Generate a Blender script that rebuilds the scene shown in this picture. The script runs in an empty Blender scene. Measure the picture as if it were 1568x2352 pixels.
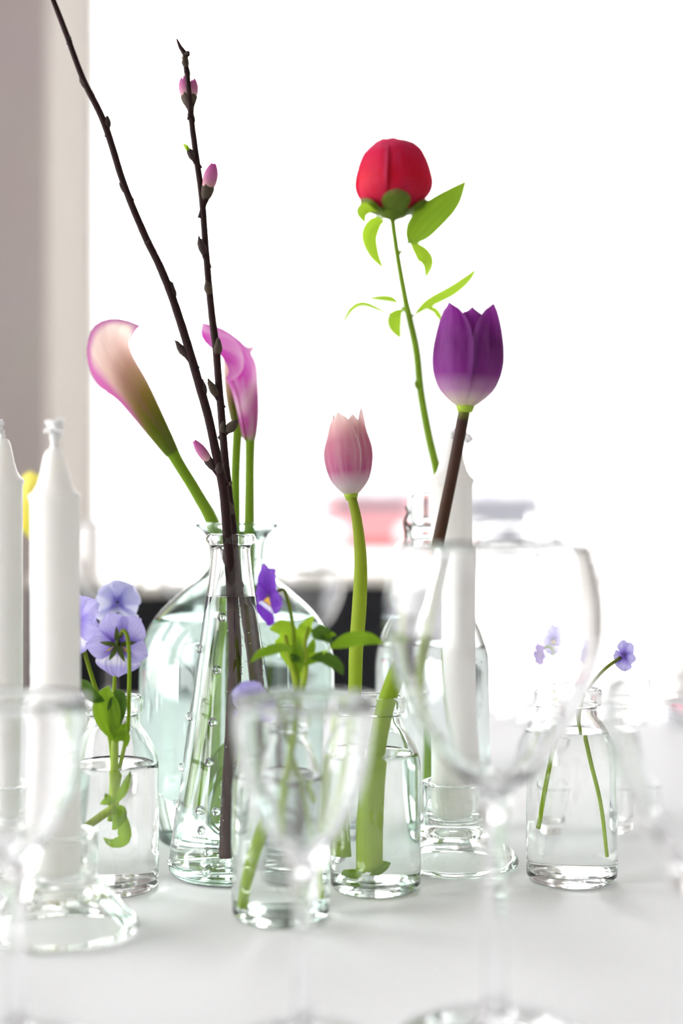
import bpy, bmesh, math, random
from mathutils import Vector, Matrix

# ------------------------------------------------------------------ camera, world, light, exposure
FPX, HORIZON, CAMZ = 3267.0, 1190.0, 0.1857          # focal length in pixels, horizon row, lens height over the table
scene = bpy.context.scene
COL = scene.collection
PITCH = math.atan((HORIZON - 1176.0) / FPX)
cam_d = bpy.data.cameras.new('camera')
cam = bpy.data.objects.new('camera', cam_d); COL.objects.link(cam)
cam.location = (0, 0, CAMZ)
cam.rotation_euler = (math.pi / 2 + PITCH, 0, 0)
cam_d.sensor_fit = 'VERTICAL'; cam_d.sensor_height = 36.0; cam_d.sensor_width = 24.0
cam_d.lens = FPX / 2352.0 * 36.0
cam_d.clip_start = 0.01; cam_d.clip_end = 300
cam_d.dof.use_dof = True
cam_d.dof.focus_distance = 0.735
cam_d.dof.aperture_fstop = 2.9
cam_d.dof.aperture_blades = 9
scene.camera = cam

world = bpy.data.worlds.new('overcast_sky'); scene.world = world
world.use_nodes = True
bg = world.node_tree.nodes['Background']
bg.inputs[0].default_value = (1.0, 0.983, 0.982, 1)
bg.inputs[1].default_value = 3.2

scene.view_settings.view_transform = 'Standard'
scene.view_settings.look = 'None'
scene.view_settings.gamma = 1.0
scene.view_settings.use_curve_mapping = False
scene.view_settings.exposure = 1.2
cy = scene.cycles
cy.max_bounces = 24; cy.transmission_bounces = 24; cy.diffuse_bounces = 3; cy.glossy_bounces = 8
cy.transparent_max_bounces = 24
cy.caustics_refractive = True; cy.caustics_reflective = True
cy.sample_clamp_indirect = 60.0
cy.blur_glossy = 0.0
cy.use_denoising = True
cy.use_adaptive_sampling = True; cy.adaptive_threshold = 0.015

# ------------------------------------------------------------------ helpers
R = random.Random(7)
FWD = Vector((0, math.cos(PITCH), math.sin(PITCH))); UP = Vector((0, -math.sin(PITCH), math.cos(PITCH)))
def P(x, y, Y):
    """Photograph direction (x, y) taken at distance Y (metres) along the room."""
    d = FWD + Vector((1, 0, 0)) * ((x - 784.0) / FPX) + UP * ((1176.0 - y) / FPX)
    return Vector((0, 0, CAMZ)) + d * (Y / d.y)
def XW(x, Y): return (x - 784.0) / FPX * Y

def tag(o, label, cat, group=None):
    o['label'] = label; o['category'] = cat
    if group: o['group'] = group
    return o
def thing(name, label, cat, loc=(0, 0, 0), group=None):
    o = bpy.data.objects.new(name, None); COL.objects.link(o); o.location = loc
    o.empty_display_size = 0.01
    return tag(o, label, cat, group)
def origin(o):
    v = Vector((0, 0, 0))
    while o is not None:
        v = v + o.location; o = o.parent
    return v
def mesh(name, verts, faces, mat=None, parent=None, smooth=True, uv=None, local=False):
    """One mesh object; vertices are given in world space unless local."""
    off = Vector((0, 0, 0)) if (local or parent is None) else origin(parent)
    me = bpy.data.meshes.new(name)
    me.from_pydata([tuple(Vector(v) - off) for v in verts], [], faces)
    if uv is not None:
        lay = me.uv_layers.new(name='UVMap')
        for lp in me.loops: lay.data[lp.index].uv = uv[lp.vertex_index]
    if smooth: me.polygons.foreach_set('use_smooth', [True] * len(me.polygons))
    me.update()
    if mat: me.materials.append(mat)
    o = bpy.data.objects.new(name, me); COL.objects.link(o)
    if parent is not None: o.parent = parent
    return o
def copy_tree(o, parent=None):
    c = o.copy(); COL.objects.link(c)
    if parent is not None: c.parent = parent
    for ch in list(o.children): copy_tree(ch, c)
    return c
def structure(o): o['kind'] = 'structure'; return o

def box_data(x0, x1, y0, y1, z0, z1):
    v = [(x0, y0, z0), (x1, y0, z0), (x1, y1, z0), (x0, y1, z0), (x0, y0, z1), (x1, y0, z1), (x1, y1, z1), (x0, y1, z1)]
    f = [(0, 3, 2, 1), (4, 5, 6, 7), (0, 1, 5, 4), (1, 2, 6, 5), (2, 3, 7, 6), (3, 0, 4, 7)]
    return v, f
def boxes(name, bl, mat, parent=None):
    V, F = [], []
    for b in bl:
        v, f = box_data(*b); n = len(V); V += v; F += [tuple(i + n for i in q) for q in f]
    return mesh(name, V, F, mat, parent, smooth=False)
def rbox(name, b, mat, parent=None, bev=0.01, seg=3):
    v, f = box_data(*b)
    o = mesh(name, v, f, mat, parent, smooth=True)
    m = o.modifiers.new('bevel', 'BEVEL'); m.width = bev; m.segments = seg
    return o

def catmull(pts, n):
    """n samples per span through the points (tuples of any length)."""
    p = [tuple(q) for q in pts]
    p = [tuple(2 * a - b for a, b in zip(p[0], p[1]))] + p + [tuple(2 * a - b for a, b in zip(p[-1], p[-2]))]
    out = []
    for i in range(1, len(p) - 2):
        for k in range(n):
            t = k / n
            out.append(tuple(0.5 * (2 * b + (c - a) * t + (2 * a - 5 * b + 4 * c - d) * t * t + (3 * b - a - 3 * c + d) * t ** 3)
                             for a, b, c, d in zip(p[i - 1], p[i], p[i + 1], p[i + 2])))
    out.append(p[-2])
    return out

def lathe_data(prof, seg=48):
    """Closed profile of (r, z); points with r==0 become poles."""
    V, F, rows = [], [], []
    for r, z in prof:
        if r <= 1e-7: rows.append([len(V)]); V.append((0, 0, z))
        else:
            rows.append(list(range(len(V), len(V) + seg)))
            V += [(r * math.cos(2 * math.pi * k / seg), r * math.sin(2 * math.pi * k / seg), z) for k in range(seg)]
    for a, b in zip(rows, rows[1:]):
        for k in range(seg):
            k2 = (k + 1) % seg
            if len(a) == 1 and len(b) == 1: continue
            if len(a) == 1: F.append((a[0], b[k2], b[k]))
            elif len(b) == 1: F.append((a[k], a[k2], b[0]))
            else: F.append((a[k], a[k2], b[k2], b[k]))
    return V, F
def lathe(name, prof, mat, parent=None, seg=48, at=(0, 0, 0), cm=True):
    s = 0.01 if cm else 1.0
    V, F = lathe_data([(r * s, z * s) for r, z in prof], seg)
    o = mesh(name, V, F, mat, parent, local=True)
    o.location = at
    return o
def rim_at(prof, z):
    for (r0, z0), (r1, z1) in zip(prof, prof[1:]):
        if z0 <= z <= z1 and z1 > z0: return r0 + (r1 - r0) * (z - z0) / (z1 - z0)
    return prof[-1][0]

def frames(path):
    n = len(path); T = []
    for i in range(n):
        T.append((path[min(i + 1, n - 1)] - path[max(i - 1, 0)]).normalized())
    a = Vector((0, -1, 0)) if abs(T[0].y) < 0.9 else Vector((1, 0, 0))
    N = [(a - T[0] * a.dot(T[0])).normalized()]
    for i in range(1, n):
        v = N[-1] - T[i] * N[-1].dot(T[i]); N.append(v.normalized())
    return T, N, [T[i].cross(N[i]) for i in range(n)]
def tube(name, pts, rad, mat, parent=None, seg=10, sub=6, bump=0.0):
    """Tube through points; rad is a list of radii at the points (metres)."""
    if not isinstance(rad, (list, tuple)): rad = [rad] * len(pts)
    s = catmull([(p[0], p[1], p[2], r) for p, r in zip(pts, rad)], sub)
    path = [Vector(q[:3]) for q in s]; rr = [max(q[3], 1e-5) for q in s]
    T, N, B = frames(path)
    V, F, UV = [], [], []
    n = len(path)
    for i in range(n):
        for k in range(seg):
            a = 2 * math.pi * k / seg
            q = rr[i] * (1 + (R.uniform(-bump, bump) if bump else 0))
            V.append(path[i] + (N[i] * math.cos(a) + B[i] * math.sin(a)) * q); UV.append((k / seg, i / (n - 1)))
    for i in range(n - 1):
        for k in range(seg):
            F.append((i * seg + k, i * seg + (k + 1) % seg, (i + 1) * seg + (k + 1) % seg, (i + 1) * seg + k))
    for end, i in ((0, 0), (1, n - 1)):
        c = len(V); V.append(path[i]); UV.append((0.5, float(end)))
        for k in range(seg):
            q = (i * seg + (k + 1) % seg, i * seg + k, c); F.append(q if end == 0 else q[::-1])
    return mesh(name, V, F, mat, parent, uv=UV)
def grid(nu, nv, fn):
    """fn(u in -1..1, v in 0..1) -> point"""
    V, UV, F = [], [], []
    for j in range(nv + 1):
        for i in range(nu + 1):
            u, v = -1 + 2 * i / nu, j / nv
            V.append(fn(u, v)); UV.append(((u + 1) / 2, v))
    for j in range(nv):
        for i in range(nu):
            a = j * (nu + 1) + i
            F.append((a, a + 1, a + nu + 2, a + nu + 1))
    return V, F, UV
def leaf(name, pts, width, mat, parent, normal=(0, -1, 0.3), fold=0.25, wave=0.0, fat=0.45, nv=16):
    """Leaf blade along pts; width = widest full width in metres; fat = where it is widest."""
    s = catmull([tuple(p) for p in pts], max(2, 24 // (len(pts) - 1)))
    path = [Vector(q) for q in s]; n = len(path); nrm = Vector(normal).normalized()
    ph = R.uniform(0, 6)
    def fn(u, v):
        x = v * (n - 1); i = min(int(x), n - 2); f = x - i
        c = path[i].lerp(path[i + 1], f); t = (path[i + 1] - path[i]).normalized()
        side = t.cross(nrm).normalized(); up = side.cross(t).normalized()
        e = math.log(0.5) / math.log(fat)
        w = 0.5 * width * max(0.03, math.sin(math.pi * min(0.999, max(0.001, v ** e))) ** 0.85)
        return c + side * (u * w) + up * (abs(u) * w * fold + wave * w * math.sin(v * 11 + ph + u))
    V, F, UV = grid(6, nv, fn)
    return mesh(name, V, F, mat, parent, uv=UV)
def solidify(o, t):
    m = o.modifiers.new('thickness', 'SOLIDIFY'); m.thickness = t; m.offset = 0; return o

# ------------------------------------------------------------------ materials
def new_mat(name):
    m = bpy.data.materials.new(name); m.use_nodes = True
    nt = m.node_tree; nt.nodes.clear()
    out = nt.nodes.new('ShaderNodeOutputMaterial')
    return m, nt, out
def principled(name, color, rough=0.5, metal=0.0, noise=0.0, scale=40.0, spec=0.5, sss=0.0):
    m, nt, out = new_mat(name)
    b = nt.nodes.new('ShaderNodeBsdfPrincipled'); nt.links.new(b.outputs[0], out.inputs[0])
    b.inputs['Base Color'].default_value = (*color, 1); b.inputs['Roughness'].default_value = rough
    b.inputs['Metallic'].default_value = metal; b.inputs['Specular IOR Level'].default_value = spec
    if sss:
        b.inputs['Subsurface Weight'].default_value = sss
        b.inputs['Subsurface Radius'].default_value = (0.006, 0.0055, 0.005); b.inputs['Subsurface Scale'].default_value = 1.0
    if noise:
        tc = nt.nodes.new('ShaderNodeTexCoord'); nz = nt.nodes.new('ShaderNodeTexNoise'); nz.inputs['Scale'].default_value = scale
        nt.links.new(tc.outputs['Object'], nz.inputs['Vector'])
        mx = nt.nodes.new('ShaderNodeMix'); mx.data_type = 'RGBA'; mx.blend_type = 'MULTIPLY'; mx.inputs[0].default_value = noise
        mx.inputs[6].default_value = (*color, 1); nt.links.new(nz.outputs['Color'], mx.inputs[7])
        nt.links.new(mx.outputs[2], b.inputs['Base Color'])
    return m
def glass(name, color, ior=1.5, rough=0.0):
    m, nt, out = new_mat(name)
    g = nt.nodes.new('ShaderNodeBsdfGlass'); g.inputs['Color'].default_value = (*color, 1)
    g.inputs['IOR'].default_value = ior; g.inputs['Roughness'].default_value = rough
    nt.links.new(g.outputs[0], out.inputs[0])
    return m
def pane_mat(name):
    m, nt, out = new_mat(name)
    t = nt.nodes.new('ShaderNodeBsdfTransparent'); t.inputs[0].default_value = (0.97, 0.98, 0.98, 1)
    g = nt.nodes.new('ShaderNodeBsdfGlossy'); g.inputs['Roughness'].default_value = 0.02
    f = nt.nodes.new('ShaderNodeFresnel'); f.inputs[0].default_value = 1.45
    mx = nt.nodes.new('ShaderNodeMixShader')
    nt.links.new(f.outputs[0], mx.inputs[0]); nt.links.new(t.outputs[0], mx.inputs[1]); nt.links.new(g.outputs[0], mx.inputs[2])
    nt.links.new(mx.outputs[0], out.inputs[0])
    return m
def ramp_node(nt, stops, fac):
    r = nt.nodes.new('ShaderNodeValToRGB'); el = r.color_ramp.elements
    while len(el) > 1: el.remove(el[-1])
    el[0].position = stops[0][0]; el[0].color = (*stops[0][1], 1)
    for p, c in stops[1:]:
        e = el.new(p); e.color = (*c, 1)
    nt.links.new(fac, r.inputs[0])
    return r
def petal_mat(name, stops, trans=0.4, streak=None, streak_amt=0.5, streak_scale=18.0, rough=0.5, along=1, side=None, side_from=(.6, .5), spec=.15, one_side=0):
    """Thin plant tissue: colours run along v of the UV map, veins run lengthwise, light shines through."""
    m, nt, out = new_mat(name)
    uv = nt.nodes.new('ShaderNodeUVMap'); sp = nt.nodes.new('ShaderNodeSeparateXYZ'); nt.links.new(uv.outputs[0], sp.inputs[0])
    r = ramp_node(nt, stops, sp.outputs[along]); col = r.outputs[0]
    if streak:
        mp = nt.nodes.new('ShaderNodeMapping'); mp.inputs['Scale'].default_value = (streak_scale, 1.2, 1)
        nt.links.new(uv.outputs[0], mp.inputs[0])
        nz = nt.nodes.new('ShaderNodeTexNoise'); nz.inputs['Scale'].default_value = 1.0; nz.inputs['Detail'].default_value = 3
        nt.links.new(mp.outputs[0], nz.inputs['Vector'])
        rr = ramp_node(nt, [(0.42, (0, 0, 0)), (0.68, (streak_amt,) * 3)], nz.outputs[0])
        mx = nt.nodes.new('ShaderNodeMix'); mx.data_type = 'RGBA'
        nt.links.new(rr.outputs[0], mx.inputs[0]); nt.links.new(col, mx.inputs[6]); mx.inputs[7].default_value = (*streak, 1)
        col = mx.outputs[2]
    if side:
        # another colour along the two long edges of the blade
        def mth(op, a, bb):
            nd = nt.nodes.new('ShaderNodeMath'); nd.operation = op; nd.use_clamp = op == 'MULTIPLY'
            for i, q in enumerate((a, bb)):
                if isinstance(q, (int, float)): nd.inputs[i].default_value = q
                else: nt.links.new(q, nd.inputs[i])
            return nd.outputs[0]
        cu = mth('SUBTRACT', mth('ADD', sp.outputs[0], sp.outputs[0]), 1.0)
        au = mth('MULTIPLY', cu, float(one_side)) if one_side else mth('ABSOLUTE', cu, 0.0)
        ru = ramp_node(nt, [(side_from[0] - .08, (0, 0, 0)), (side_from[0] + .08, (1, 1, 1))], au)
        rv = ramp_node(nt, [(side_from[1] - .12, (0, 0, 0)), (side_from[1] + .12, (1, 1, 1))], sp.outputs[1])
        ms = nt.nodes.new('ShaderNodeMix'); ms.data_type = 'RGBA'
        nt.links.new(mth('MULTIPLY', ru.outputs[0], rv.outputs[0]), ms.inputs[0]); nt.links.new(col, ms.inputs[6]); ms.inputs[7].default_value = (*side, 1)
        col = ms.outputs[2]
    b = nt.nodes.new('ShaderNodeBsdfPrincipled'); b.inputs['Roughness'].default_value = rough; b.inputs['Specular IOR Level'].default_value = spec
    t = nt.nodes.new('ShaderNodeBsdfTranslucent'); mix = nt.nodes.new('ShaderNodeMixShader'); mix.inputs[0].default_value = trans
    nt.links.new(col, b.inputs['Base Color']); nt.links.new(col, t.inputs[0])
    nt.links.new(b.outputs[0], mix.inputs[1]); nt.links.new(t.outputs[0], mix.inputs[2]); nt.links.new(mix.outputs[0], out.inputs[0])
    return m

M = {}
M['glass'] = glass('clear_glass', (0.996, 0.999, 0.997))
M['glass_thin'] = glass('wine_glass', (0.996, 0.996, 1.0))
M['glass_green'] = glass('pale_green_glass', (0.988, 0.997, 0.991))
M['glass_teal'] = glass('teal_glass', (0.93, 0.982, 0.965))
M['glass_holder'] = glass('holder_glass', (0.984, 0.991, 0.982))
M['glass_clasp'] = glass('bluish_glass', (0.972, 0.99, 0.985))
M['water'] = glass('water', (0.995, 1.0, 0.998), 1.33)
M['bubble'] = glass('air_bubble', (1, 1, 1), 0.76)
M['pane'] = pane_mat('window_pane')
M['cloth'] = principled('white_linen', (0.84, 0.84, 0.85), 0.9, noise=0.05, scale=300, spec=0.1)
M['wood'] = principled('table_wood', (0.35, 0.22, 0.12), 0.6, noise=0.4, scale=12)
M['candle'] = principled('white_wax', (0.90, 0.885, 0.855), 0.45, spec=0.35, sss=0.6)
M['wick'] = principled('cotton_wick', (0.93, 0.93, 0.93), 0.9)
M['wall'] = principled('pinkish_plaster', (0.47, 0.41, 0.39), 0.95, noise=0.08, scale=6, spec=0.1)
M['white_wall'] = principled('white_plaster', (0.80, 0.79, 0.775), 0.95, noise=0.04, scale=6, spec=0.1)
M['reveal'] = principled('cream_reveal', (0.80, 0.74, 0.68), 0.8, spec=0.2)
M['ceil'] = principled('ceiling_white', (0.82, 0.82, 0.81), 0.95, spec=0.1)
M['floor'] = principled('floor_boards', (0.36, 0.26, 0.18), 0.5, noise=0.4, scale=4)
M['frame'] = principled('window_paint', (0.85, 0.85, 0.84), 0.4)
M['black'] = principled('black_leather', (0.006, 0.006, 0.008), 0.55, spec=0.25)
M['edge_light'] = principled('cream_edge_light', (0.78, 0.74, 0.66), 0.5)  # cream colour imitates light on the black chair's top edge
M['black_leg'] = principled('black_metal', (0.02, 0.02, 0.02), 0.4)
M['wire'] = principled('dark_wire', (0.10, 0.09, 0.08), 0.4, metal=0.8)
M['pavement'] = principled('pale_pavement', (0.55, 0.54, 0.52), 0.9, noise=0.2, scale=2)
M['facade'] = principled('pale_facade', (0.435, 0.435, 0.455), 0.9, noise=0.05, scale=1)
M['facade_win'] = principled('far_window', (0.37, 0.375, 0.41), 0.2)
M['car_red'] = principled('red_car_paint', (0.17, 0.035, 0.04), 0.4)
M['car_grey'] = principled('grey_car_paint', (0.04, 0.042, 0.052), 0.4)
M['car_glass'] = principled('car_window', (0.06, 0.055, 0.07), 0.2)
M['tyre'] = principled('tyre_rubber', (0.02, 0.02, 0.025), 0.8)
M['lamp'] = principled('car_lamp', (0.8, 0.8, 0.8), 0.2)
M['bark'] = principled('dark_bark', (0.034, 0.013, 0.014), 0.6, noise=0.6, scale=500, spec=0.12)
M['bark_wet'] = principled('wet_brown_bark', (0.045, 0.015, 0.013), 0.5, noise=0.6, scale=500, spec=0.1)
M['budscale'] = principled('bud_scale', (0.045, 0.02, 0.018), 0.8, noise=0.7, scale=900)
M['budgrey'] = principled('downy_bud', (0.085, 0.058, 0.038), 0.9, noise=0.7, scale=900)
M['china'] = principled('white_china', (0.85, 0.85, 0.86), 0.15)
M['napkin'] = principled('pink_paper', (0.75, 0.32, 0.42), 0.9)
m, nt, out = new_mat('sheer_curtain')
d = nt.nodes.new('ShaderNodeBsdfDiffuse'); d.inputs[0].default_value = (0.85, 0.82, 0.80, 1)
t = nt.nodes.new('ShaderNodeBsdfTranslucent'); t.inputs[0].default_value = (0.90, 0.86, 0.83, 1)
mx = nt.nodes.new('ShaderNodeMixShader'); mx.inputs[0].default_value = 0.6
nt.links.new(d.outputs[0], mx.inputs[1]); nt.links.new(t.outputs[0], mx.inputs[2]); nt.links.new(mx.outputs[0], out.inputs[0])
M['curtain'] = m

G1, G2 = (0.16, 0.27, 0.012), (0.26, 0.40, 0.02)
M['stem'] = petal_mat('green_stem', [(0, (0.26, 0.40, 0.04)), (1, (0.19, 0.32, 0.015))], 0.25)
M['stem_pale'] = petal_mat('pale_green_stem', [(0, (0.44, 0.60, 0.07)), (0.55, (0.42, 0.54, 0.05)), (1, (0.25, 0.30, 0.02))], 0.35)
M['stem_dark'] = petal_mat('purple_brown_stem', [(0, (0.38, 0.52, 0.06)), (0.45, (0.27, 0.40, 0.02)), (0.62, (0.12, 0.12, 0.02)), (0.75, (0.06, 0.028, 0.014)), (0.97, (0.045, 0.018, 0.015)), (1, (0.2, 0.25, 0.03))], 0.1)
M['stem_thin'] = petal_mat('thin_green_stem', [(0, (0.40, 0.58, 0.03)), (0.6, (0.25, 0.36, 0.02)), (1, (0.14, 0.16, 0.03))], 0.3)
M['leaf'] = petal_mat('fresh_leaf', [(0, (0.20, 0.34, 0.015)), (1, (0.22, 0.38, 0.02))], 0.5, (0.10, 0.20, 0.01), 0.5, 8)
M['leaf_light'] = petal_mat('light_leaf', [(0, (0.36, 0.56, 0.03)), (1, (0.40, 0.62, 0.04))], 0.55, (0.2, 0.36, 0.02), 0.4, 8)
M['leaf_dark'] = petal_mat('dark_leaf', [(0, (0.08, 0.16, 0.015)), (1, (0.07, 0.14, 0.02))], 0.35, (0.04, 0.09, 0.01), 0.5, 8)
M['sepal'] = petal_mat('dark_sepal', [(0, (0.05, 0.07, 0.015)), (1, (0.07, 0.10, 0.02))], 0.15)
M['tulip_purple'] = petal_mat('purple_tulip_petal', [(0, (0.80, 0.72, 0.40)), (0.07, (0.82, 0.70, 0.60)), (0.16, (0.55, 0.30, 0.50)), (0.32, (0.24, 0.03, 0.25)), (0.6, (0.15, 0.005, 0.16)), (0.9, (0.21, 0.01, 0.23)), (1, (0.30, 0.04, 0.34))], 0.40, (0.40, 0.12, 0.42), 0.4, 5, side=(0.34, 0.09, 0.38), side_from=(.9, .3))
M['tulip_pink'] = petal_mat('pink_tulip_petal', [(0, (0.80, 0.78, 0.62)), (0.12, (0.78, 0.70, 0.72)), (0.30, (0.58, 0.16, 0.33)), (0.65, (0.62, 0.22, 0.31)), (0.85, (0.80, 0.50, 0.48)), (1, (0.88, 0.76, 0.70))], 0.45, (0.80, 0.55, 0.60), 0.5, 6, side=(0.80, 0.62, 0.64), side_from=(.96, .3))
M['tulip_yellow'] = petal_mat('yellow_tulip_petal', [(0, (0.6, 0.62, 0.1)), (0.3, (0.85, 0.75, 0.05)), (1, (0.9, 0.82, 0.18))], 0.45, (0.9, 0.86, 0.4), 0.5, 8)
M['peony'] = petal_mat('crimson_peony_petal', [(0, (0.68, 0.03, 0.09)), (0.4, (0.66, 0.003, 0.03)), (0.8, (0.64, 0.006, 0.06)), (1, (0.80, 0.10, 0.22))], 0.38, (0.66, 0.05, 0.14), 0.35, 4, side=(0.66, 0.06, 0.15), side_from=(.92, .3))
M['peony_sepal'] = petal_mat('peony_sepal', [(0, (0.13, 0.19, 0.02)), (0.7, (0.13, 0.18, 0.025)), (1, (0.20, 0.12, 0.05))], 0.2)
M['calla_green'] = petal_mat('calla_spathe_green_base', [(0, (0.13, 0.24, 0.006)), (0.20, (0.17, 0.22, 0.01)), (0.36, (0.26, 0.22, 0.04)), (0.52, (0.50, 0.34, 0.22)), (0.66, (0.84, 0.64, 0.53)), (0.90, (0.92, 0.76, 0.68)), (0.965, (0.66, 0.28, 0.52)), (1, (0.48, 0.12, 0.38))], 0.52, (0.45, 0.20, 0.24), 0.4, 9, side=(0.62, 0.16, 0.46), side_from=(.50, .38), one_side=-1)
M['calla_magenta'] = petal_mat('calla_spathe_magenta', [(0, (0.26, 0.34, 0.05)), (0.10, (0.45, 0.12, 0.28)), (0.35, (0.58, 0.12, 0.44)), (0.55, (0.80, 0.52, 0.70)), (0.75, (0.66, 0.16, 0.54)), (1, (0.60, 0.06, 0.46))], 0.45, (0.85, 0.68, 0.80), 0.55, 7)
M['bud_pink'] = petal_mat('pink_bud_petal', [(0, (0.75, 0.5, 0.45)), (0.4, (0.62, 0.22, 0.40)), (1, (0.52, 0.10, 0.36))], 0.35)
def viola_mat(name, inner, mid, outer, vein):
    return petal_mat(name, [(0, inner), (0.16, inner), (0.36, mid), (0.62, outer), (1, outer)], 0.48, vein, 0.38, 16)
M['viola_lav'] = viola_mat('lavender_viola_petal', (0.14, 0.08, 0.42), (0.36, 0.29, 0.74), (0.55, 0.51, 0.84), (0.24, 0.15, 0.62))
M['viola_low'] = petal_mat('lavender_viola_lip', [(0, (0.85, 0.62, 0.03)), (0.2, (0.85, 0.60, 0.03)), (0.27, (0.30, 0.22, 0.6)), (0.42, (0.86, 0.85, 0.93)), (0.60, (0.78, 0.76, 0.93)), (0.75, (0.50, 0.46, 0.82)), (1, (0.50, 0.46, 0.82))], 0.48, (0.16, 0.08, 0.45), 0.55, 16)
M['viola_pale'] = viola_mat('pale_viola_petal', (0.25, 0.22, 0.7), (0.62, 0.62, 0.92), (0.74, 0.74, 0.95), (0.6, 0.58, 0.9))
M['viola_deep'] = petal_mat('deep_purple_viola_petal', [(0, (0.10, 0.01, 0.28)), (0.4, (0.13, 0.015, 0.38)), (0.75, (0.18, 0.04, 0.48)), (1, (0.26, 0.10, 0.58))], 0.4, (0.08, 0.01, 0.25), 0.4, 10)
M['viola_deep_low'] = petal_mat('deep_purple_viola_lip', [(0, (0.85, 0.5, 0.02)), (0.18, (0.80, 0.45, 0.02)), (0.22, (0.05, 0.01, 0.1)), (0.25, (0.75, 0.75, 0.85)), (0.36, (0.7, 0.68, 0.88)), (0.41, (0.13, 0.015, 0.4)), (1, (0.16, 0.02, 0.46))], 0.4, (0.10, 0.02, 0.3), 0.3, 14)

# ------------------------------------------------------------------ room
FZ = -0.74; WY, WT = 2.40, 0.44                       # floor height, inner face of the window wall, its thickness
WX0, WX1, WZ0, WZ1 = -0.495, 0.72, FZ + 0.06, 1.55    # window opening
LX, RX, FY, CZ = -1.75, 2.6, -2.6, 2.0
LY0, LY1, LZ0, LZ1 = -2.3, 2.25, -0.6, 1.85             # window on the left, where the photograph's side light and shadows come from
structure(boxes('floor', [(LX - .3, RX + .3, FY - .3, WY + WT, FZ - 0.1, FZ)], M['floor']))
structure(boxes('ceiling', [(LX - .3, RX + .3, FY - .3, WY + WT, CZ, CZ + 0.1)], M['ceil']))
structure(boxes('wall_back', [(LX - .3, WX0, WY, WY + WT, FZ, CZ), (WX1, RX + .3, WY, WY + WT, FZ, CZ),
                              (WX0, WX1, WY, WY + WT, WZ1, CZ), (WX0, WX1, WY, WY + WT, FZ, WZ0)], M['wall']))
structure(boxes('wall_left', [(LX - .3, LX, FY, LY0, FZ, CZ), (LX - .3, LX, LY1, WY, FZ, CZ),
                              (LX - .3, LX, LY0, LY1, LZ1, CZ), (LX - .3, LX, LY0, LY1, FZ, LZ0)], M['white_wall']))
structure(boxes('wall_right', [(RX, RX + .3, FY, WY, FZ, CZ)], M['white_wall']))
structure(boxes('wall_front', [(LX - .3, RX + .3, FY - .3, FY, FZ, CZ)], M['white_wall']))
structure(boxes('trim_1', [(WX0 - 0.001, WX0 + 0.012, WY - 0.004, WY + WT - 0.07, WZ0, WZ1),
                           (WX1 - 0.012, WX1 + 0.001, WY - 0.004, WY + WT - 0.07, WZ0, WZ1)], M['reveal']))
w = bpy.data.objects.new('window_1', None); COL.objects.link(w); structure(w)
yb = WY + WT
boxes('window_frame', [(WX0, WX0 + .016, yb - .07, yb - .01, WZ0, WZ1), (WX1 - .05, WX1, yb - .07, yb - .01, WZ0, WZ1),
                       (WX0 + .016, WX1 - .05, yb - .07, yb - .01, WZ1 - .05, WZ1), (WX0 + .016, WX1 - .05, yb - .07, yb - .01, WZ0, WZ0 + .05)], M['frame'], w)
boxes('pane', [(WX0 + .016, WX1 - .05, yb - .042, yb - .038, WZ0 + .05, WZ1 - .05)], M['pane'], w)
w = bpy.data.objects.new('window_left_offscreen', None); COL.objects.link(w); structure(w)
ym = (LY0 + LY1) / 2
boxes('window_frame', [(LX - .28, LX - .22, LY0, LY0 + .05, LZ0, LZ1), (LX - .28, LX - .22, LY1 - .05, LY1, LZ0, LZ1), (LX - .28, LX - .22, ym - .03, ym + .03, LZ0, LZ1),
                       (LX - .28, LX - .22, LY0, LY1, LZ1 - .05, LZ1), (LX - .28, LX - .22, LY0, LY1, LZ0, LZ0 + .05)], M['frame'], w)
boxes('pane', [(LX - .252, LX - .248, LY0 + .05, ym - .03, LZ0 + .05, LZ1 - .05)], M['pane'], w)
boxes('pane', [(LX - .252, LX - .248, ym + .03, LY1 - .05, LZ0 + .05, LZ1 - .05)], M['pane'], w)

# sheer curtain at the right of the window
def cur(u, v):
    x = 0.545 + 0.135 * (u + 1)
    return Vector((x, WY - 0.05 + 0.02 * math.sin(u * 16) * (0.6 + 0.4 * v), FZ + 0.03 + v * (WZ1 + 0.1 - FZ)))
V, F, UV = grid(60, 12, cur)
c = mesh('sheer_curtain', V, F, M['curtain'], uv=UV)
tag(c, 'white sheer curtain hanging in soft folds at the edge of the window', 'curtain')

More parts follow.
